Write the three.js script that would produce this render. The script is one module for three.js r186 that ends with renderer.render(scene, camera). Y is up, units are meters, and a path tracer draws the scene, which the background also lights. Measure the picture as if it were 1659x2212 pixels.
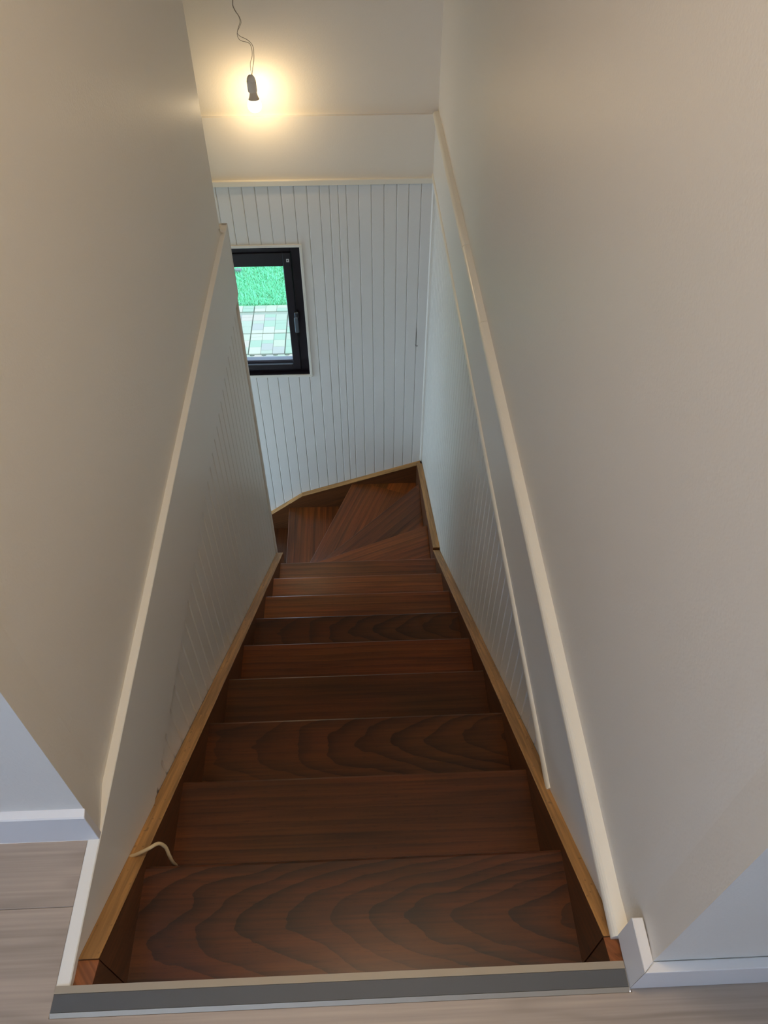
import * as THREE from 'three';
import { RoundedBoxGeometry } from 'three/addons/geometries/RoundedBoxGeometry.js';
import { RectAreaLightUniformsLib } from 'three/addons/lights/RectAreaLightUniformsLib.js';
import { mergeGeometries } from 'three/addons/utils/BufferGeometryUtils.js';

// ------------------------------------------------------------------ camera, sky, lights, exposure
const scene = new THREE.Scene();
const camera = new THREE.PerspectiveCamera(67.13, 1659 / 2212, 0.02, 60);
camera.position.set(0.0341, 1.2681, 0.2585);
camera.up.set(0.0292, 0.6804, -0.7322);
camera.lookAt(0.0341 + 0.0266, 1.2681 - 0.7328, 0.2585 - 0.6799);
const renderer = new THREE.WebGLRenderer({ antialias: true });
renderer.toneMapping = THREE.LinearToneMapping;
renderer.toneMappingExposure = 1.06;
renderer.shadowMap.enabled = true;
RectAreaLightUniformsLib.init();
const SKY = 4.4;
scene.background = new THREE.Color().setRGB(0.53 * SKY, 0.81 * SKY, 1.30 * SKY);
const LAMP_WARM = new THREE.Color().setRGB(1.0, 0.74, 0.42);
const BULB_POWER = 0.21, CEILING_LAMP_POWER = 4.8;

// ------------------------------------------------------------------ small tools
let seed = 7;
const rnd = () => { seed = (seed + 0x6d2b79f5) | 0; let t = Math.imul(seed ^ (seed >>> 15), 1 | seed); t = (t + Math.imul(t ^ (t >>> 7), 61 | t)) ^ t; return ((t ^ (t >>> 14)) >>> 0) / 4294967296; };
const hash = (x, y, s) => { let h = Math.imul(x, 374761393) + Math.imul(y, 668265263) + Math.imul(s, 1442695041); h = Math.imul(h ^ (h >>> 13), 1274126177); return ((h ^ (h >>> 16)) >>> 0) / 4294967296; };
const smooth = (t) => t * t * (3 - 2 * t);
function noise(x, y, s) {
  const xi = Math.floor(x), yi = Math.floor(y), u = smooth(x - xi), v = smooth(y - yi);
  const a = hash(xi, yi, s), b = hash(xi + 1, yi, s), c = hash(xi, yi + 1, s), d = hash(xi + 1, yi + 1, s);
  return a + (b - a) * u + (c - a + (a - b - c + d) * u) * v;
}
const fbm = (x, y, s) => 0.55 * noise(x, y, s) + 0.28 * noise(2.1 * x, 2.1 * y, s + 1) + 0.17 * noise(4.3 * x, 4.3 * y, s + 2);
const used = {};
const numbered = (n) => { used[n] = (used[n] ?? -1) + 1; return used[n] ? n + '_' + String(used[n]).padStart(3, '0') : n; };
function mesh(name, geometry, material, parent = scene) {
  const m = new THREE.Mesh(Array.isArray(geometry) ? mergeGeometries(geometry.map((g) => (g.index ? g.toNonIndexed() : g))) : geometry, material);
  m.name = numbered(name); m.castShadow = m.receiveShadow = true; parent.add(m); return m;
}
function struct(name) { const g = new THREE.Group(); g.name = name; g.userData = { kind: 'structure' }; scene.add(g); return g; }
function thing(name, label, category, at = [0, 0, 0], group) {
  const g = new THREE.Group(); g.name = numbered(name); g.position.set(...at); g.userData = { label, category };
  if (group) g.userData.group = group;
  scene.add(g); return g;
}
// uv in metres from the dominant axis of each face, with an optional grain frame (angle about y) and texture size
function metric(g, { turn = 0, su = 1, sv = 1, ou = 0, ov = 0, swap = false } = {}) {
  g = g.index ? g.toNonIndexed() : g; g.computeVertexNormals();
  const p = g.attributes.position, n = g.attributes.normal, uv = new Float32Array(p.count * 2), c = Math.cos(turn), s = Math.sin(turn);
  for (let i = 0; i < p.count; i++) {
    const x = p.getX(i), y = p.getY(i), z = p.getZ(i), a = Math.abs(n.getX(i)), b = Math.abs(n.getY(i)), d = Math.abs(n.getZ(i));
    let u, v;
    if (b >= a && b >= d) { u = x * c - z * s; v = x * s + z * c; } else if (a >= d) { u = z; v = y; } else { u = x * c - z * s; v = y; }
    if (swap) [u, v] = [v, u];
    uv[2 * i] = (u + ou) * su; uv[2 * i + 1] = (v + ov) * sv;
  }
  g.setAttribute('uv', new THREE.BufferAttribute(uv, 2)); return g;
}
function bx(x0, x1, y0, y1, z0, z1, r = 0) {
  const w = x1 - x0, h = y1 - y0, d = z1 - z0;
  let g = r ? new RoundedBoxGeometry(w, h, d, 1, r) : new THREE.BoxGeometry(w, h, d);
  g.translate((x0 + x1) / 2, (y0 + y1) / 2, (z0 + z1) / 2);
  if (r) { g = g.index ? g.toNonIndexed() : g; return metricKeep(g); }
  return metric(g);
}
function metricKeep(g, o = {}) { // metric uv but the smooth normals stay
  const n = g.attributes.normal.clone(); g = metric(g, o); g.setAttribute('normal', n); return g;
}
// polygon swept along an axis. 'x': points (z, y); 'z': points (x, y); 'y': points (x, z)
function prism(axis, pts, a0, a1, bevel = 0) {
  const sh = new THREE.Shape(pts.map(([u, v]) => axis === 'x' ? new THREE.Vector2(-u, v) : axis === 'y' ? new THREE.Vector2(u, -v) : new THREE.Vector2(u, v)));
  const g = new THREE.ExtrudeGeometry(sh, { depth: a1 - a0 - 2 * bevel, bevelEnabled: bevel > 0, bevelSize: bevel, bevelThickness: bevel, bevelOffset: -bevel, bevelSegments: 1, steps: 1 });
  g.translate(0, 0, a0 + bevel);
  const m = new THREE.Matrix4();
  if (axis === 'x') m.set(0, 0, 1, 0, 0, 1, 0, 0, -1, 0, 0, 0, 0, 0, 0, 1);
  if (axis === 'y') m.set(1, 0, 0, 0, 0, 0, 1, 0, 0, -1, 0, 0, 0, 0, 0, 1);
  if (axis !== 'z') g.applyMatrix4(m);
  return metric(g);
}
const V = (x, y, z) => new THREE.Vector3(x, y, z);
const tube = (pts, r, n = 60, k = 8) => new THREE.TubeGeometry(new THREE.CatmullRomCurve3(pts.map((p) => V(...p))), n, r, k);
function dataTexture(w, h, paint, srgb = true) {
  const d = new Uint8Array(w * h * 4), c = [0, 0, 0];
  for (let y = 0; y < h; y++) for (let x = 0; x < w; x++) {
    paint(x / w, y / h, c); const i = 4 * (y * w + x);
    d[i] = Math.max(0, Math.min(255, c[0])); d[i + 1] = Math.max(0, Math.min(255, c[1])); d[i + 2] = Math.max(0, Math.min(255, c[2])); d[i + 3] = 255;
  }
  const t = new THREE.DataTexture(d, w, h); t.wrapS = t.wrapT = THREE.RepeatWrapping; t.magFilter = THREE.LinearFilter; t.minFilter = THREE.LinearMipmapLinearFilter; t.generateMipmaps = true;
  if (srgb) t.colorSpace = THREE.SRGBColorSpace;
  t.needsUpdate = true; return t;
}

// ------------------------------------------------------------------ materials
const std = (o) => new THREE.MeshStandardMaterial(o);
const rgb = (r, g, b) => new THREE.Color().setRGB(r, g, b);
const stipple = dataTexture(256, 256, (u, v, c) => { const n = 255 * (0.5 * noise(u * 64, v * 64, 3) + 0.5 * noise(u * 128, v * 128, 5)); c[0] = c[1] = c[2] = n; }, false);
stipple.repeat.set(4, 4);
const M = {
  plaster: std({ color: rgb(0.83, 0.775, 0.685), roughness: 0.44, bumpMap: stipple, bumpScale: 0.00025 }),
  paint: std({ color: rgb(0.82, 0.795, 0.73), roughness: 0.34 }),
  paintCool: std({ color: rgb(0.80, 0.79, 0.765), roughness: 0.42 }),
  cream: std({ color: rgb(0.86, 0.81, 0.69), roughness: 0.32 }),
  skirting: std({ color: rgb(0.82, 0.80, 0.78), roughness: 0.4 }),
  ceiling: std({ color: rgb(0.80, 0.78, 0.74), roughness: 0.8 }),
  alu: std({ color: rgb(0.40, 0.345, 0.27), metalness: 0.35, roughness: 0.45 }),
  rubber: std({ color: rgb(0.085, 0.088, 0.092), roughness: 0.55 }),
  darkFrame: std({ color: rgb(0.010, 0.0065, 0.0125), roughness: 0.38 }),
  bead: std({ color: rgb(0.10, 0.10, 0.13), roughness: 0.35 }),
  steel: std({ color: rgb(0.15, 0.18, 0.22), metalness: 0.7, roughness: 0.38 }),
  sticker: std({ color: rgb(0.75, 0.75, 0.75), roughness: 0.6 }),
  cable: std({ color: rgb(0.62, 0.47, 0.27), roughness: 0.55 }),
  wire: std({ color: rgb(0.34, 0.29, 0.23), roughness: 0.6 }),
  holder: std({ color: rgb(0.78, 0.72, 0.66), roughness: 0.5 }),
  bulbBase: std({ color: rgb(0.72, 0.62, 0.52), roughness: 0.45 }),
  bulb: std({ color: rgb(0.9, 0.85, 0.75), roughness: 0.5, emissive: rgb(1.0, 0.84, 0.55), emissiveIntensity: 2.2 }),
  hallGlow: std({ color: rgb(0.9, 0.85, 0.75), roughness: 0.5, emissive: rgb(1.0, 0.8, 0.55), emissiveIntensity: 2.0 }),
  nail: std({ color: rgb(0.10, 0.09, 0.085), roughness: 0.5 }),
  joint: std({ color: rgb(0.05, 0.042, 0.035), roughness: 0.9 }),
  flake: std({ color: rgb(0.82, 0.76, 0.66), roughness: 0.7 }),
  glass: new THREE.MeshPhysicalMaterial({ color: rgb(1.0, 0.97, 0.86), roughness: 0, transmission: 1, thickness: 0, ior: 1.45 }),
  soil: std({ color: rgb(0.12, 0.34, 0.15), roughness: 1 }),
  kerb: std({ color: rgb(0.22, 0.23, 0.2), roughness: 0.9 }),
  sandJoint: std({ color: rgb(0.22, 0.225, 0.17), roughness: 1 }),
  stone: std({ color: rgb(0.13, 0.14, 0.13), roughness: 0.9 }),
  render: std({ color: rgb(0.6, 0.58, 0.55), roughness: 0.9 }),
};

// dark hardwood: a board sawn from a log; cathedral arches come from the tilt of the log against the saw
const TW = 0.86, TH = 0.34; // metres that one picture covers
function hardwood(o) {
  const { s, v0 = 0.5, d0 = 0.12, tilt = 0, freq = 95, dark = 1, warm = 0, rw = 0.52 } = o;
  return dataTexture(1024, 400, (u, v, c) => {
    const x = u * TW, y = v * TH;
    const wob = 0.016 * (fbm(x * 4, y * 9, s) - 0.5) + 0.0025 * (fbm(x * 22, y * 40, s + 9) - 0.5);
    const d = d0 + tilt * x + wob * 1.3, r = Math.sqrt((y - v0) * (y - v0) + d * d) + wob * 0.5;
    const ph = r * freq, f = ph - Math.floor(ph), ring = Math.pow(f, 2.2) * (0.35 + 0.65 * noise(Math.floor(ph) * 3.7, 0.5, s + 4));
    const fibre = fbm(x * 7, y * 260, s + 20) - 0.5, band = fbm(x * 2.2, y * 16, s + 31) - 0.5, pore = noise(x * 60, y * 900, s + 50) > 0.86 ? 0.22 : 0;
    let k = 1.0 - rw * ring + 0.34 * fibre + 0.6 * band - pore * 0.5;
    k = Math.max(0.16, k * dark);
    const red = 1 + 0.18 * (fbm(x * 3, y * 12, s + 70) - 0.5) + warm;
    c[0] = 84 * k * red; c[1] = 45 * Math.pow(k, 1.05); c[2] = 19 * Math.pow(k, 1.1);
  });
}
const woodMat = (o) => { const map = hardwood(o); return new THREE.MeshPhysicalMaterial({ map, roughness: 0.29, bumpMap: map, bumpScale: 0.00004, specularIntensity: 0.85 }); };
const WOOD = [
  woodMat({ s: 11, v0: 0.145, d0: 0.21, tilt: -0.17, freq: 76, warm: 0.05 }),          // cathedral, opening to the right
  woodMat({ s: 23, v0: 0.9, d0: 0.02, tilt: 0.01, freq: 38, dark: 1.0, rw: 0.25 }),             // straight grain
  woodMat({ s: 37, v0: 0.10, d0: 0.20, tilt: -0.16, freq: 72, dark: 0.92 }),
  woodMat({ s: 41, v0: 0.8, d0: 0.03, tilt: 0.02, freq: 34, dark: 0.85, rw: 0.2 }),
  woodMat({ s: 59, v0: 0.75, d0: 0.05, tilt: -0.05, freq: 40, dark: 1.1, warm: 0.06, rw: 0.35 }),
  woodMat({ s: 67, v0: 0.85, d0: 0.03, tilt: 0.015, freq: 36, dark: 1.5, rw: 0.22 }),   // two lighter copies for the lowest treads: brighter light and sheen painted in
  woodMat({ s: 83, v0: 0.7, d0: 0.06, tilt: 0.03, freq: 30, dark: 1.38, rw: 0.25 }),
];
const oakTex = (s, a) => dataTexture(512, 256, (u, v, c) => {
  const fibre = fbm(u * 8, v * 70, s) - 0.5, band = fbm(u * 2, v * 7, s + 5) - 0.5, spot = noise(u * 90, v * 40, s + 8) > 0.93 ? 0.18 : 0, k = 1 + 0.45 * fibre + 0.35 * band - spot;
  c[0] = a[0] * k; c[1] = a[1] * k; c[2] = a[2] * k;
});
M.stringer = std({ map: oakTex(5, [98, 58, 30]), roughness: 0.42 });
M.stringerTop = std({ map: oakTex(8, [172, 127, 75]), roughness: 0.55 });
M.endBlock = std({ map: oakTex(13, [138, 84, 48]), roughness: 0.5 });
const laminate = (s) => {
  const t = dataTexture(1024, 256, (u, v, c) => {
    const x = u * 1.3, y = v * 0.19, fibre = fbm(x * 5, y * 260, s) - 0.5, band = fbm(x * 1.6, y * 22 + 0.6 * noise(x * 3, 1, s), s + 3) - 0.5;
    const knot = Math.exp(-Math.pow((fbm(x * 2.4, y * 15, s + 6) - 0.5) / 0.05, 2)), k = 1 + 0.16 * fibre + 0.15 * band - 0.07 * knot;
    c[0] = 170 * k; c[1] = 154 * k; c[2] = 140 * k;
  });
  return std({ map: t, roughness: 0.5 });
};
const LAM = [laminate(3), laminate(17)];

// ------------------------------------------------------------------ dimensions
const G = 0.2363, R = 0.1826, S = R / G;        // going, riser
const top = (z) => S * z + 0.025;               // upper edge of the stair strings
const ZB = -3.271;                              // face of the boards on the back wall
const CEIL = 2.45, LOW = -3.0;

// ------------------------------------------------------------------ walls
const boardGeo = new Map();
function boardShape(w, t, c) { // tongue-and-groove board with chamfered edges, front towards +z
  const g = c * 0.22; return [[-w / 2 + g, 0], [w / 2 - g, 0], [w / 2 - g, t - c], [w / 2 - c - g, t], [-w / 2 + c + g, t], [-w / 2 + g, t - c]];
}
function board(parent, w, y0, y1, place, mat, c = 0.0028) {
  const key = [w.toFixed(4), (y1 - y0).toFixed(3), c].join();
  if (!boardGeo.has(key)) { const g = prism('z', boardShape(w, 0.008, c), 0, y1 - y0); g.rotateX(-Math.PI / 2); g.scale(1, 1, -1); boardGeo.set(key, metric(flip(g))); }
  const m = mesh('board', boardGeo.get(key), mat, parent); place(m); m.position.y = y0; return m;
}
function flip(g) { // restore the winding after a mirror
  const p = g.attributes.position.array; for (let i = 0; i < p.length; i += 9) for (let k = 0; k < 3; k++) { const t = p[i + 3 + k]; p[i + 3 + k] = p[i + 6 + k]; p[i + 6 + k] = t; }
  return g;
}
// right wall of the stairwell
const wallR = struct('wall_right');
mesh('plaster_face', prism('y', [[0.4085, 0.008], [0.56, 0.008], [0.56, -3.42], [0.41, -3.42], [0.41, -0.10], [0.4115, -0.055]], 0, CEIL), M.plaster, wallR);
mesh('backing', bx(0.418, 0.56, LOW, 0, -3.42, 0.008), M.plaster, wallR);
mesh('fascia_board', prism('x', [[-3.271, 0], [-3.271, -0.285], [-0.40, -0.285], [-0.055, top(-0.055) + 0.001], [-0.046, -0.012], [-0.046, 0]], 0.398, 0.418), M.paint, wallR);
const quarter = (x, y, r, dx) => { const p = [[x, y + r], [x, y - r]]; for (let i = 1; i < 9; i++) { const a = -Math.PI / 2 + Math.PI * i / 9; p.push([x + dx * Math.cos(a), y + r * Math.sin(a)]); } return p; };
const nosePts = (x, y, r, dx) => { const p = []; for (let i = 0; i <= 10; i++) { const a = -Math.PI / 2 + Math.PI * i / 10; p.push([x + dx * Math.cos(a), y + r * Math.sin(a)]); } return p; };
mesh('bead_moulding', mergeGeometries([prism('z', [[0.411, -0.026], ...nosePts(0.398, -0.012, 0.014, -0.013), [0.411, 0.004]], -3.271, -2.11), prism('z', [[0.411, -0.026], ...nosePts(0.3985, -0.012, 0.014, -0.013), [0.411, 0.004]], -2.108, -1.66), prism('z', [[0.411, -0.026], ...nosePts(0.398, -0.012, 0.014, -0.013), [0.411, 0.004]], -1.658, -0.046)]), M.cream, wallR);
mesh('bead_moulding', prism('z', [[0.411, -0.291], ...nosePts(0.3985, -0.278, 0.0125, -0.0075), [0.411, -0.265]], -3.271, -0.385), M.cream, wallR);
mesh('corner_bead', prism('y', [[0.411, -3.272], [0.396, -3.272], [0.397, -3.263], [0.402, -3.258], [0.411, -3.257]], -2.06, -0.29), M.paint, wallR);
for (let z = -0.5426 + 0.0585 * 2; z > -3.27; z -= 0.0585) {
  const zc = z - 0.0585 / 2, low = Math.max(LOW, (zc > -2.25 ? top(zc) : -1.69 + 0.373 * (zc + 2.25)) - 0.16); if (low > -0.29) continue;
  board(wallR, 0.0585, low, -0.284, (m) => { m.rotation.y = -Math.PI / 2; m.position.set(0.418, 0, Math.max(zc, -3.25)); }, M.paint, 0.0036);
}
// left wall of the stairwell
const wallL = struct('wall_left');
mesh('plaster_face', prism('y', [[-0.407, -0.23], [-0.54, -0.23], [-0.54, -2.22], [-0.42, -2.22], [-0.42, -0.31], [-0.4115, -0.262]], 0, CEIL), M.plaster, wallL);
mesh('backing', [bx(-0.54, -0.418, LOW, 0, -2.275, -0.23), bx(-0.54, -0.418, LOW, -0.2, -0.23, 0.02)], M.plaster, wallL);
mesh('fascia_board', prism('x', [[-2.290, 0.002], [-2.290, -0.274], [-0.387, -0.274], [-0.05, top(-0.05) + 0.001], [-0.0095, -0.013], [-0.0095, 0.002]], -0.424, -0.404, 0.0015), M.paint, wallL);
mesh('corner_bead', bx(-0.4185, -0.407, -2.2, -0.274, -2.281, -2.267, 0.003), M.paint, wallL);
for (let z = -0.426 + 0.0602 * 2; z > -2.22; z -= 0.0602) {
  const zc = z - 0.0301, low = top(zc) - 0.16; if (low > -0.28) continue;
  board(wallL, 0.0602, low, -0.270, (m) => { m.rotation.y = Math.PI / 2; m.position.set(-0.418, 0, zc); }, M.paint, 0.0042);
}
for (const [a, b, c] of [[-2.20, 0.022, 0], [-2.224, 0.006, -0.02]]) mesh('paint_flake', new THREE.TetrahedronGeometry(0.009, 0).scale(0.7, 1.3, 0.9).rotateZ(0.6).translate(-0.415, b, a), M.flake, wallL);
// walls that close the stairwell on the left, out of sight
const wallRet = struct('wall_return');
mesh('plaster_face', [bx(-1.59, -0.54, 0, CEIL, -2.22, -2.10), bx(-1.59, -0.54, LOW, 0, -2.275, -2.155)], M.plaster, wallRet);
mesh('fascia_board', bx(-1.45, -0.404, -0.274, 0.002, -2.290, -2.275, 0.0015), M.paint, wallRet);
const wallEnd = struct('wall_stair_end');
mesh('plaster_face', [bx(-1.59, -1.45, -0.75, CEIL, -3.287, -2.10), bx(-1.59, -1.45, LOW, -0.75, -2.42, -2.275)], M.plaster, wallEnd);
const door = struct('door_1'); // glazed house door at the foot of the stairs
const sideRing = (y0, y1, z0, z1, w) => [bx(-1.54, -1.49, y0, y1, z0, z0 + w), bx(-1.54, -1.49, y0, y1, z1 - w, z1), bx(-1.54, -1.49, y0, y0 + w, z0 + w, z1 - w), bx(-1.54, -1.49, y1 - w, y1, z0 + w, z1 - w)];
mesh('door_frame', sideRing(LOW, -0.75, -3.27, -2.42, 0.04), M.skirting, door);
mesh('door_leaf', sideRing(LOW + 0.04, -0.79, -3.23, -2.46, 0.06), M.skirting, door);
mesh('glass_pane', bx(-1.517, -1.515, LOW + 0.10, -0.85, -3.17, -2.52), new THREE.MeshPhysicalMaterial({ color: rgb(1.0, 0.94, 0.83), roughness: 0, transmission: 1, thickness: 0, ior: 1.45 }), door);

// back wall with its window
const WX0 = -0.80, WX1 = -0.2425, WY0 = -1.3795, WY1 = -0.6125;
const wallB = struct('wall_back');
mesh('plaster_face', bx(-1.84, 0.56, -0.010, CEIL, -3.42, -3.287), M.plaster, wallB);
mesh('backing', [bx(-1.84, WX0, LOW, -0.010, -3.42, -3.279), bx(WX1, 0.56, LOW, -0.010, -3.42, -3.279), bx(WX0, WX1, WY1, -0.010, -3.42, -3.279), bx(WX0, WX1, LOW, WY0, -3.42, -3.279)], M.paintCool, wallB);
mesh('fascia_board', bx(-1.45, 0.40, -0.284, -0.010, -3.2795, ZB, 0.001), M.plaster, wallB);
mesh('cornice_moulding', bx(-1.45, 0.40, -0.308, -0.282, -3.2795, -3.256, 0.003), M.cream, wallB);
const grooves = [0.405, 0.3474, 0.2896, 0.2329, 0.1732, 0.1135, 0.055, -0.0031, -0.041, -0.081, -0.1266, -0.1854, -0.2452];
while (grooves.at(-1) > -1.39) grooves.push(grooves.at(-1) - 0.0596);
for (let i = 0; i + 1 < grooves.length; i++) {
  const a = grooves[i + 1], b = grooves[i], xc = (a + b) / 2, put = (m) => m.position.set(xc, 0, -3.279), w = b - a;
  const foot = xc > -0.36 ? -2.325 + 0.34 * (xc + 0.36) - 0.08 : -2.325 + 0.77 * (xc + 0.36) - 0.08;
  if (xc < WX1 && xc > WX0) { board(wallB, w, WY1 + 0.004, -0.283, put, M.paintCool); board(wallB, w, Math.max(foot, LOW), WY0 - 0.004, put, M.paintCool); }
  else board(wallB, w, Math.max(foot, LOW), -0.283, put, M.paintCool);
}
mesh('shrinkage_crack', prism('z', [[0.3472, -1.09], [0.3478, -1.12], [0.3482, -1.185], [0.3474, -1.21], [0.3466, -1.17]], -3.2725, -3.2706), M.joint, wallB);

// the window
const win = struct('window_1');
const frameRing = (x0, x1, y0, y1, l, r, b, t, z0, z1, rad) => [bx(x0, x0 + l, y0, y1, z0, z1, rad), bx(x1 - r, x1, y0, y1, z0, z1, rad), bx(x0 + l, x1 - r, y0, y0 + b, z0, z1, rad), bx(x0 + l, x1 - r, y1 - t, y1, z0, z1, rad)];
mesh('reveal', frameRing(WX0, WX1, WY0, WY1, 0.004, 0.004, 0.004, 0.004, -3.40, -3.272, 0), M.darkFrame, win);
mesh('window_frame', frameRing(WX0 + 0.004, WX1 - 0.004, WY0 + 0.004, WY1 - 0.004, 0.042, 0.042, 0.012, 0.038, -3.37, -3.300, 0.002), M.darkFrame, win);
const sash = mesh('sash', frameRing(WX0 + 0.048, -0.2905, -1.362, -0.656, 0.042, 0.042, 0.036, 0.072, -3.355, -3.292, 0.003), M.darkFrame, win);
mesh('glazing_bead', frameRing(WX0 + 0.088, -0.3315, -1.328, -0.7265, 0.004, 0.004, 0.016, 0.004, -3.352, -3.318, 0.001), M.bead, sash);
mesh('glass_pane', bx(WX0 + 0.088, -0.331, -1.328, -0.727, -3.340, -3.338), M.glass, sash);
const hnd = mesh('handle', [bx(-0.300, -0.278, -1.027, -0.992, -3.294, -3.284, 0.003), new THREE.CylinderGeometry(0.0085, 0.0085, 0.03, 20).rotateX(Math.PI / 2).translate(-0.289, -1.008, -3.272), bx(-0.3005, -0.2795, -1.098, -1.004, -3.268, -3.255, 0.004)].map((g) => metricKeep(g.index ? g.toNonIndexed() : g)), M.steel, win);
hnd.userData.label = 'grey metal lever handle turned down';
mesh('sticker', bx(-0.314, -0.300, -0.705, -0.688, -3.2925, -3.2912), M.sticker, sash);
mesh('sticker_mark', bx(-0.3105, -0.3045, -0.7005, -0.6925, -3.2913, -3.2909), M.rubber, sash);
// white trim round the opening
const arch = (pts, z0, z1) => metric(prism('z', pts, z0, z1, 0.0015));
mesh('casing', arch([[WX0 - 0.013, WY1 + 0.014], [WX1 + 0.014, WY1 + 0.014], [WX1, WY1], [WX0, WY1]], -3.2715, -3.2625), M.paint, win);
mesh('casing', arch([[WX0 - 0.013, WY0 - 0.014], [WX0, WY0], [WX1, WY0], [WX1 + 0.014, WY0 - 0.014]], -3.2715, -3.2625), M.paint, win);
mesh('casing', arch([[WX1, WY0], [WX1 + 0.014, WY0 - 0.014], [WX1 + 0.014, WY1 + 0.014], [WX1, WY1]], -3.2715, -3.2625), M.paint, win);
mesh('casing', arch([[WX0, WY0], [WX0, WY1], [WX0 - 0.013, WY1 + 0.014], [WX0 - 0.013, WY0 - 0.014]], -3.2715, -3.2625), M.paint, win);

// the upper hall: walls, ceiling, floor
const HX0 = -2.3, HX1 = 1.6, HZ = 2.3;
const wallFL = struct('wall_hall_front_left');
mesh('plaster_face', bx(HX0 - 0.12, -0.54, 0, CEIL, -0.36, -0.23), M.plaster, wallFL);
const wallFR = struct('wall_hall_front_right');
mesh('plaster_face', bx(0.56, HX1 + 0.12, 0, CEIL, -0.12, 0.008), M.plaster, wallFR);
const wallHL = struct('wall_hall_left'); mesh('plaster_face', bx(HX0 - 0.12, HX0, 0, CEIL, -0.23, HZ), M.plaster, wallHL);
const wallHR = struct('wall_hall_right'); mesh('plaster_face', bx(HX1, HX1 + 0.12, 0, CEIL, 0.008, HZ), M.plaster, wallHR);
const wallHB = struct('wall_hall_back');
const BX0 = -1.8, BX1 = 0.1, BY0 = 0.9, BY1 = 2.1;
mesh('plaster_face', [bx(HX0 - 0.12, BX0, -0.3, CEIL, HZ, HZ + 0.15), bx(BX1, HX1 + 0.12, -0.3, CEIL, HZ, HZ + 0.15), bx(BX0, BX1, -0.3, BY0, HZ, HZ + 0.15), bx(BX0, BX1, BY1, CEIL, HZ, HZ + 0.15)], M.plaster, wallHB);
const win2 = struct('window_2');
mesh('window_frame', [...frameRing(BX0, BX1, BY0, BY1, 0.05, 0.05, 0.05, 0.05, HZ + 0.05, HZ + 0.11, 0.003), bx(-0.88, -0.82, BY0 + 0.05, BY1 - 0.05, HZ + 0.05, HZ + 0.11, 0.003)], M.skirting, win2);
mesh('glass_pane', [bx(BX0 + 0.05, -0.88, BY0 + 0.05, BY1 - 0.05, HZ + 0.078, HZ + 0.08), bx(-0.82, BX1 - 0.05, BY0 + 0.05, BY1 - 0.05, HZ + 0.078, HZ + 0.08)], new THREE.MeshPhysicalMaterial({ color: 0xffffff, roughness: 0, transmission: 1, thickness: 0, ior: 1.45 }), win2);
const ceil = struct('ceiling');
mesh('ceiling_board', bx(HX0 - 0.12, HX1 + 0.12, CEIL, CEIL + 0.12, -3.42, HZ + 0.15), M.ceiling, ceil);

const floor = struct('floor');
mesh('slab', [bx(HX0 - 0.12, -0.54, -0.28, -0.008, -0.36, HZ + 0.01), bx(-0.54, 0.56, -0.28, -0.008, 0.030, HZ + 0.01), bx(0.56, HX1 + 0.12, -0.28, -0.008, -0.12, HZ + 0.01), bx(-0.54, -0.424, -0.2, -0.008, -0.23, 0.03)], M.slab, floor);
const plankUV = (g, k) => metric(g, { su: 1 / 1.3, sv: 1 / 0.19, ou: k < 3 ? 0.70 : 0.37 * k, ov: 0.1186 });
M.slab = std({ color: rgb(0.06, 0.055, 0.05), roughness: 0.9 });
const plank = (pts, k) => mesh('plank', plankUV(prism('y', pts, -0.008, 0, 0.0008), k), LAM[((k % 2) + 2) % 2], floor);
plank([[HX0, -0.2176], [HX0, -0.1188], [-0.4245, -0.1188], [-0.4245, -0.2176]], 1);
plank([[HX0, -0.1184], [HX0, 0.0714], [HX1, 0.0714], [HX1, 0.012], [0.396, 0.012], [0.396, 0.0262], [-0.4245, 0.0262], [-0.4245, -0.1184]], 2);
for (let i = 0, z = 0.0716; z < HZ - 0.01; i++, z += 0.19) {
  const z1 = Math.min(z + 0.1896, HZ), xj = -1.3 + ((i * 0.83) % 2.4);
  plank([[HX0, z], [HX0, z1], [xj - 0.0002, z1], [xj - 0.0002, z]], i + 3); plank([[xj, z], [xj, z1], [HX1, z1], [HX1, z]], i + 4);
}
const baseL = struct('baseboard_left');
mesh('baseboard', prism('x', [[-0.23, 0], [-0.23, 0.0945], [-0.2195, 0.0895], [-0.2175, 0.087], [-0.2175, 0]], HX0, -0.405, 0.0008), M.skirting, baseL);
const baseR = struct('baseboard_right');
mesh('baseboard', [prism('y', [[0.393, -0.0465], [0.4085, -0.0465], [0.4085, 0.0085], [0.393, 0.0218]], 0, 0.090, 0.0012)], M.skirting, baseR);
mesh('baseboard', [prism('y', [[0.3932, 0.0222], [0.4088, 0.0085], [HX1, 0.0085], [HX1, 0.0222]], 0, 0.090, 0.0012)], M.skirting, baseR);
// lower hall floor
const lowFloor = struct('floor_lower');
mesh('floor_slab', bx(-1.84, 0.56, LOW - 0.1, LOW, -3.42, 0.1), M.sandJoint, lowFloor);

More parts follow.
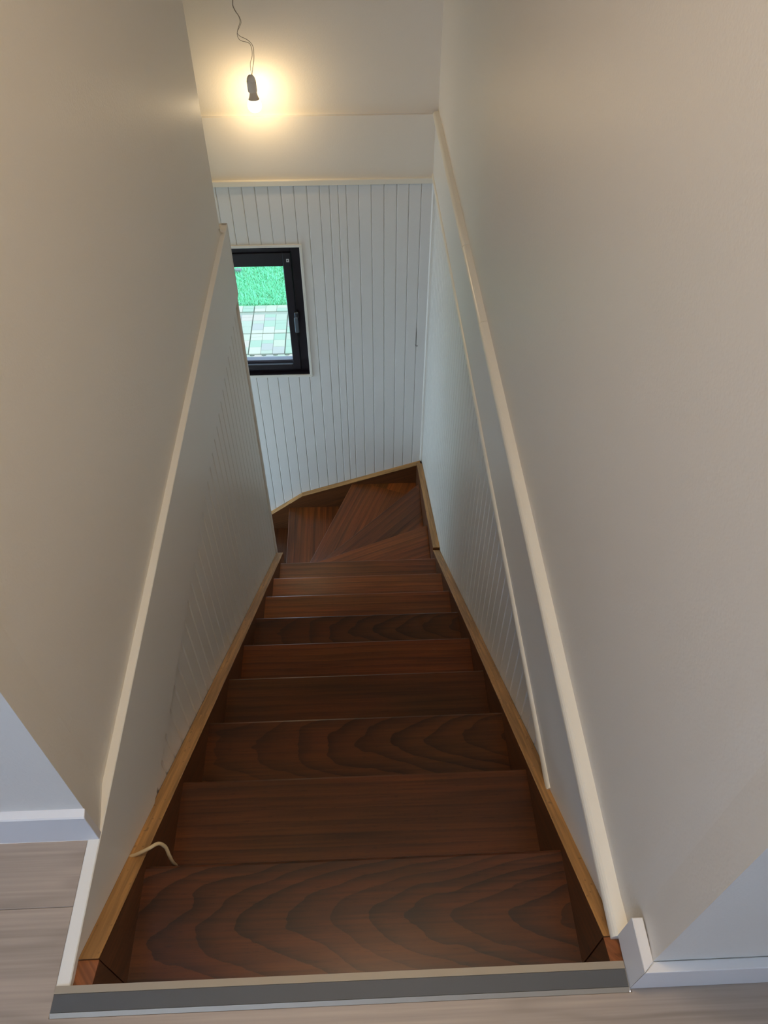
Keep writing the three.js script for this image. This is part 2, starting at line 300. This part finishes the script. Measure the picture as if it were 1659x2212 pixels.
// ------------------------------------------------------------------ staircase
const stair = thing('staircase', 'dark brown hardwood staircase with closed strings, turning left at the foot on wedge-shaped treads', 'staircase');
const TT = 0.034; // tread thickness
function treadProfile(zf, zb, y) { const r = 0.006, p = [[zb, y], [zb, y - TT]]; p.push([zf + r, y - TT], [zf + 0.002, y - TT + 0.002], [zf, y - TT + r], [zf, y - r], [zf + 0.0018, y - 0.0018], [zf + r, y]); return p; }
const pick = [0, 1, 2, 3, 4, 2, 6, 5, 6], chips = [];
for (let n = 0; n < 9; n++) {
  const zf = -(n + 1) * G, zb = -n * G + 0.03, y = -(n + 1) * R, mi = pick[n];
  const shift = n % 2 ? 0.03 : 0;
  mesh('tread', metric(prism('x', treadProfile(zf, zb, y), -0.3762, 0.3762, 0.0006), { su: 1 / TW, sv: 1 / TH, ou: 0.40 + shift, ov: -zf + 0.03 + (n === 0 || n === 2 || n === 5 ? 0 : (n % 4) * 0.011) }), WOOD[mi], stair);
  mesh('riser', metric(bx(-0.3762, 0.3762, y + 0.0002, n ? y + R - TT - 0.0002 : -0.03, -n * G + (n ? 0.022 : 0.012), -n * G + (n ? 0.038 : 0.0285)), { su: 1 / TW, sv: 1 / TH, ou: n * 0.21, ov: n * 0.07 }), WOOD[3], stair);
}
mesh('riser', metric(bx(-0.3762, 0.3762, -9 * R - 0.16, -9 * R - TT, -9 * G + 0.022, -9 * G + 0.038), { su: 1 / TW, sv: 1 / TH }), WOOD[3], stair);
// wedge treads: the leading edges fan out from the foot of the left string
const piv = [[-0.402, -2.202], [-0.402, -2.248], [-0.402, -2.315], [-0.449, -2.30]];
const WY = [-1.828, -2.03, -2.23, -2.43, -2.63];
const winder = (pts, y, turn, mat, k) => {
  const c = Math.cos(turn), s = Math.sin(turn), u0 = Math.min(...pts.map(([x, z]) => x * c - z * s)), v0 = Math.min(...pts.map(([x, z]) => x * s + z * c));
  return mesh('tread', metric(prism('y', pts, y - TT, y, 0.003), { turn, su: 1 / 1.12, sv: 1 / 0.4, ou: -u0 + 0.01, ov: -v0 + 0.06 * k }), mat, stair);
};
const ZI = -3.238;
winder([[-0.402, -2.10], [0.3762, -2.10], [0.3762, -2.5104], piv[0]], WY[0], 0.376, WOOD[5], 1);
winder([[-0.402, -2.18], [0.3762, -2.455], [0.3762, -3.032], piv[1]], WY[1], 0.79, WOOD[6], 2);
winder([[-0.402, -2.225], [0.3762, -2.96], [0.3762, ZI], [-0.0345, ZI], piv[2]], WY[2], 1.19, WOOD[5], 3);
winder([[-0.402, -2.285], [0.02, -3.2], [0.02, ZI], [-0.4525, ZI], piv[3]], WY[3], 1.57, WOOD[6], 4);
winder([[-0.43, -2.305], [-0.43, ZI], [-0.70, ZI], [-0.70, -2.305]], WY[4], 1.57, WOOD[3], 5);
winder([[-0.67, -2.305], [-0.67, ZI], [-0.94, ZI], [-0.94, -2.305]], -2.83, 1.57, WOOD[1], 6);
const riserBetween = (a, b, y0, y1) => {
  const dx = b[0] - a[0], dz = b[1] - a[1], l = Math.hypot(dx, dz), nx = -dz / l, nz = dx / l, o = 0.02, t = 0.014, s = nz > 0 ? 1 : -1; // set back towards the step above
  const P = (p, k) => [p[0] + nx * k * s, p[1] + nz * k * s];
  mesh('riser', metric(prism('y', [P(a, o), P(b, o), P(b, o + t), P(a, o + t)], y0, y1), { su: 1 / TW, sv: 1 / TH, ou: 0.3, ov: 0.2 }), WOOD[3], stair);
};
riserBetween([-0.39, -2.207], [0.374, -2.5104], WY[1], WY[0] - TT);
riserBetween([-0.39, -2.26], [0.374, -3.030], WY[2], WY[1] - TT);
riserBetween([-0.40, -2.32], [-0.0365, -3.236], WY[3], WY[2] - TT);
mesh('riser', metric(bx(-0.432, -0.418, WY[4], WY[3] - TT, ZI, -2.31), { su: 1 / TW, sv: 1 / TH }), WOOD[3], stair);
mesh('riser', metric(bx(-0.68, -0.666, -2.83, WY[4] - TT, ZI, -2.31), { su: 1 / TW, sv: 1 / TH }), WOOD[3], stair);
// strings, with the worn light upper edge as a piece of its own
const strUV = (g, slope) => { // grain along the slope
  const p = g.attributes.position, uv = g.attributes.uv, c = Math.cos(slope), s = Math.sin(slope);
  for (let i = 0; i < p.count; i++) { const z = p.getZ(i), y = p.getY(i); uv.setXY(i, (z * c + y * s) / 0.9, (y * c - z * s + p.getX(i)) / 0.30); }
  return g;
};
const ang = Math.atan(S);
function string(x0, x1, zEnd) {
  const e = 0.004, s = mesh('string', strUV(prism('x', [[-0.050, top(-0.050) - e], [-0.050, top(-0.05) - 0.34], [zEnd, top(zEnd) - 0.34], [zEnd, top(zEnd) - e]], x0, x1), ang), M.stringer, stair);
  const t = mesh('worn_edge', strUV(prism('x', [[-0.050, top(-0.050)], [-0.050, top(-0.050) - e], [zEnd, top(zEnd) - e], [zEnd, top(zEnd)]], x0, x1, 0.0014), ang), M.stringerTop, s);
  t.userData.label = 'lighter worn upper edge';
  const b = mesh('end_block', strUV(prism('x', [[-0.0494, -0.022], [-0.0494, -0.36], [-0.0135, -0.36], [-0.0135, -0.012]], x0 + 0.001, x1 - 0.0005, 0.001), 1.2), M.stringer, stair);
  mesh('end_grain', strUV(prism('x', [[-0.0494, -0.019], [-0.0494, -0.0219], [-0.0135, -0.0119], [-0.0135, -0.009]], x0 + 0.001, x1 - 0.0005), 1.2), M.endBlock, b).userData.label = 'reddish brown upper end';
}
string(-0.409, -0.3755, -2.252);
string(0.3755, 0.4095, -2.216);
const wr = (z) => -1.672 + 0.385 * (z + 2.22);
const s3 = mesh('string', strUV(prism('x', [[-2.2185, wr(-2.2185) - 0.004], [-2.2185, -2.2], [ZB + 0.001, -2.6], [ZB + 0.001, wr(ZB) - 0.004]], 0.3755, 0.4095), 0.37), M.stringer, stair);
mesh('worn_edge', strUV(prism('x', [[-2.2185, wr(-2.2185)], [-2.2185, wr(-2.2185) - 0.004], [-3.24, wr(-3.24) - 0.004], [-3.24, wr(-3.24)]], 0.3755, 0.4095, 0.0014), 0.37), M.stringerTop, s3);
const bk = [[0.3985, -2.068], [-0.36, -2.325], [-0.62, -2.525], [-1.0, -2.525 - 0.77 * 0.38]];
const backUV = (g) => { const p = g.attributes.position, uv = g.attributes.uv; for (let i = 0; i < p.count; i++) uv.setXY(i, p.getX(i) / 0.9, (p.getY(i) - 0.34 * p.getX(i) + p.getZ(i)) / 0.3); return g; };
const s4 = mesh('string', backUV(prism('z', [...bk.map(([x, y]) => [x, y - 0.004]), [-1.0, -2.99], [-0.5, -2.99], [0.3985, -2.6]], ZB + 0.0005, -3.236)), M.stringer, stair);
mesh('worn_edge', backUV(prism('z', [...bk, ...bk.map(([x, y]) => [x, y - 0.004]).reverse()], ZB + 0.0005, -3.236, 0.0012)), M.stringerTop, s4);

// ------------------------------------------------------------------ metal edge of the hall floor
const nose = thing('stair_nosing_profile', 'metal edge strip with a dark grey insert along the top of the stairs', 'floor trim', [-0.0158, 0, 0.007]);
mesh('metal_profile', prism('x', [[-0.0195, -0.022], [-0.0195, 0.0042], [-0.0095, 0.0056], [-0.009, 0.004], [0.0135, 0.004], [0.014, 0.0056], [0.0195, 0.0012], [0.0195, 0.0002], [-0.0175, 0.0002], [-0.0175, -0.022]], -0.4075, 0.4075), M.alu, nose);
const ins = mesh('insert_strip', prism('x', [[-0.009, 0.0041], [-0.0088, 0.0051], [0.0133, 0.0051], [0.0135, 0.0041]], -0.407, 0.407), M.rubber, nose);
ins.userData.label = 'dark grey insert';

// ------------------------------------------------------------------ bulb on its wires
const BP = [-0.3625, 0.09, -3.13];
const lamp = thing('pendant_bulb', 'bare lit bulb hanging on two thin twisted wires in front of the back wall', 'light bulb', BP);
const rel = (pts) => pts.map(([x, y, z]) => [x - BP[0], y - BP[1], (z ?? 0)]);
const up = [[-0.397, CEIL - 0.002], [-0.405, 1.8], [-0.39, 1.2], [-0.402, 0.75], [-0.392, 0.56]];
const wa = [...up, [-0.3977, 0.4559], [-0.4005, 0.4409], [-0.3921, 0.4179], [-0.381, 0.4024, 0.004], [-0.3767, 0.3849, 0.006], [-0.3872, 0.3655, 0.004], [-0.3974, 0.3478], [-0.3889, 0.3368], [-0.3613, 0.3234], [-0.3435, 0.303], [-0.3425, 0.2744], [-0.3456, 0.2496], [-0.3523, 0.2288], [-0.3546, 0.214], [-0.3593, 0.2]];
const wb = [...up.map(([x, y]) => [x - 0.003, y - 0.0005, -0.003]), [-0.4, 0.4559, -0.003], [-0.403, 0.4409, -0.003], [-0.396, 0.4199, -0.003], [-0.385, 0.4044, -0.002], [-0.3812, 0.385, -0.002], [-0.3905, 0.3655, -0.002], [-0.3986, 0.3399, -0.003], [-0.3909, 0.3218, -0.003], [-0.369, 0.3165], [-0.354, 0.3102], [-0.3481, 0.2847], [-0.3504, 0.2663], [-0.3604, 0.2415], [-0.3617, 0.2226], [-0.3602, 0.2]];
mesh('wire', tube(rel(wa), 0.0011, 260, 6), M.wire, lamp); mesh('wire', tube(rel(wb), 0.0011, 260, 6), M.wire, lamp);
const lathe = (p) => new THREE.LatheGeometry(p.map(([r, y]) => new THREE.Vector2(r, y)), 40);
const body = new THREE.Group(); body.name = 'lampholder'; body.rotation.z = 0.03; lamp.add(body);
mesh('cap', lathe([[0.0015, 0.112], [0.004, 0.1105], [0.009, 0.1085], [0.014, 0.103], [0.0168, 0.096], [0.0172, 0.09], [0.0185, 0.0895], [0.0187, 0.088]]), M.holder, body);
mesh('sleeve', lathe([[0.0187, 0.088], [0.0187, 0.05], [0.0178, 0.048], [0.0155, 0.0475]]), M.holder, body);
const bulb = mesh('bulb', lathe([[0.0215, 0.0195], [0.0268, 0.009], [0.0293, -0.002], [0.0286, -0.012], [0.0245, -0.021], [0.017, -0.0275], [0.008, -0.0305], [0.0001, -0.0312]]), M.bulb, lamp);
mesh('collar', lathe([[0.0155, 0.0478], [0.0152, 0.042], [0.0165, 0.034], [0.0195, 0.025], [0.0225, 0.0195], [0.0215, 0.0193]]), M.bulbBase, bulb);
const pl = new THREE.PointLight(LAMP_WARM, BULB_POWER, 0, 2); pl.castShadow = true; pl.shadow.radius = 1.2; pl.position.set(BP[0], BP[1] - 0.004, BP[2]); pl.name = 'bulb_light'; scene.add(pl);

// flush ceiling lamp over the head of the stairs, out of the picture above
const LW = 0.28, hl = thing('ceiling_lamp', 'flush square ceiling lamp lit above the head of the stairs', 'lamp', [0.03, CEIL, -0.12]);
mesh('housing', bx(-0.16, 0.16, -0.03, -0.001, -0.16, 0.16, 0.004), M.skirting, hl);
mesh('diffuser', bx(-LW / 2, LW / 2, -0.034, -0.0302, -LW / 2, LW / 2), M.hallGlow, hl);
const hp = new THREE.RectAreaLight(rgb(1.0, 0.80, 0.56), CEILING_LAMP_POWER / (LW * LW), LW, LW); hp.position.set(0.03, CEIL - 0.037, -0.12); hp.lookAt(0.03, 0, -0.12); hp.name = 'ceiling_light'; scene.add(hp);

// ------------------------------------------------------------------ cable end on the left string, nail in the back wall
const CB = [-0.412, -0.176, -0.249];
const cable = thing('cable', 'short beige cable end poking out of the left panelling beside the top steps', 'cable', CB);
mesh('sheath', tube([[-0.43, -0.176, -0.249], [-0.412, -0.1745, -0.249], [-0.395, -0.1655, -0.2494], [-0.378, -0.1545, -0.2513], [-0.365, -0.149, -0.255], [-0.352, -0.1535, -0.264], [-0.343, -0.170, -0.264], [-0.3385, -0.190, -0.256], [-0.3365, -0.215, -0.252], [-0.337, -0.245, -0.256]].map(([x, y, z]) => [x - CB[0], y - CB[1], z - CB[2]]), 0.0033, 80, 10), M.cable, cable);
const nail = thing('nail', 'small bent nail sticking out of the white panelled wall right of the window', 'nail', [0.3459, -1.2012, ZB]);
mesh('shank', tube([[0, 0, -0.004], [0.0005, 0, 0.010], [0.003, 0.003, 0.016], [0.007, 0.006, 0.018]], 0.0013, 20, 6), M.nail, nail);
mesh('nail_head', new THREE.CylinderGeometry(0.0032, 0.0032, 0.0012, 12).rotateZ(-0.9).translate(0.0075, 0.0063, 0.018), M.nail, nail);

// ------------------------------------------------------------------ outside: paved strip and lawn
const GY = -2.6;
const ground = struct('ground');
mesh('soil_bed', [bx(-6, 4, GY - 0.2, GY - 0.045, -5.941, -3.42), bx(-6, 4, GY - 0.2, GY - 0.012, -14, -5.941)], M.soil, ground);
const pav = struct('paving');
mesh('sand_bed', bx(-2.2, 1.2, GY - 0.044, GY - 0.0125, -5.94, -3.43), M.sandJoint, pav);
const paveMats = [[0.27, 0.275, 0.205], [0.31, 0.295, 0.215], [0.335, 0.27, 0.215], [0.225, 0.275, 0.195], [0.27, 0.245, 0.21], [0.335, 0.31, 0.23]].map((c) => std({ color: rgb(...c), roughness: 0.9 }));
const stoneGeo = [0.098, 0.0485].map((d) => { const g = new RoundedBoxGeometry(0.0985, 0.014, d, 1, 0.003); return g; });
for (let ix = 0; ix < 5; ix++) for (let iz = 0; iz < 3; iz++) {
  const x0 = -1.512 + ix * 0.3065, z0 = iz ? -6.093 + iz * 0.302 : -5.938, len = iz ? 0.2985 : 0.1435;
  const p = mesh('paver', bx(x0 + 0.0025, x0 + 0.304, GY - 0.012, GY - 0.004, z0 + 0.0015, z0 + len + 0.002, 0.002), M.sandJoint, pav);
  for (let c = 0; c < 3; c++) {
    const seq = !iz ? (c % 2 ? [0] : [1, 1]) : (c + ix + iz) % 3 === 1 ? [1, 1, 0, 0] : (c + iz) % 2 ? [0, 1, 0, 1] : [0, 0, 0]; let z = z0 + 0.0055;
    for (const k of seq) { const d = k ? 0.0485 : 0.098, s = mesh('stone', stoneGeo[k], paveMats[Math.floor(rnd() * 6)], p); s.position.set(x0 + 0.0535 + c * 0.0998, GY - 0.002, z + d / 2); z += d; }
  }
}
for (let i = 0; i < 12; i++) { // the tabbed edging row next to the house
  const x = -1.55 + i * 0.098;
  mesh('edging_stone', prism('y', [[x, -5.115], [x, -5.165], [x + 0.014, -5.165], [x + 0.02, -5.183], [x + 0.076, -5.183], [x + 0.082, -5.165], [x + 0.095, -5.165], [x + 0.095, -5.115]], GY - 0.011, GY - 0.001, 0.002), paveMats[(i * 2) % 6], pav);
}
mesh('gravel_strip', bx(-2.2, 1.2, GY - 0.0124, GY - 0.004, -5.113, -3.43), M.kerb, pav);
// lawn
{
  const bladeG = new THREE.BufferGeometry();
  bladeG.setAttribute('position', new THREE.Float32BufferAttribute([-0.5, 0, 0, 0.5, 0, 0, -0.35, 0.5, 0.12, 0.35, 0.5, 0.12, 0, 1, 0.45], 3)); bladeG.setIndex([0, 1, 2, 1, 3, 2, 2, 3, 4]); bladeG.computeVertexNormals();
  const N = 60000, lawn = new THREE.InstancedMesh(bladeG, std({ color: 0xffffff, roughness: 0.7, side: THREE.DoubleSide }), N), m = new THREE.Matrix4(), q = new THREE.Quaternion(), e = new THREE.Euler(), col = new THREE.Color();
  for (let i = 0; i < N; i++) {
    const z = -5.962 - 2.4 * Math.pow(rnd(), 1.1), x = -2.6 + 2.9 * rnd(), h = 0.025 + 0.03 * rnd();
    e.set(0.5 * (rnd() - 0.5) + 0.35, rnd() * 6.283, 0.6 * (rnd() - 0.5)); q.setFromEuler(e);
    m.compose(V(x, GY - 0.014, z), q, V(0.005 + 0.003 * rnd(), h, h)); lawn.setMatrixAt(i, m);
    const k = 0.75 + 0.5 * rnd(); lawn.setColorAt(i, col.setRGB(0.23 * k, 0.66 * k, 0.38 * k));
  }
  lawn.name = 'lawn'; lawn.userData = { kind: 'stuff', label: 'bright green lawn beyond the paving outside the window', category: 'grass' }; lawn.castShadow = lawn.receiveShadow = true; scene.add(lawn);
}
const rock = thing('flat_stone', 'flat grey oval stone lying in the lawn outside the window', 'stone', [-1.101, GY - 0.004, -6.55]);
mesh('stone_body', lathe([[0.001, 0.03], [0.022, 0.0295], [0.030, 0.026], [0.033, 0.018], [0.031, 0], [0.0, -0.01]]).scale(1, 1, 0.75), M.stone, rock);

renderer.render(scene, camera);
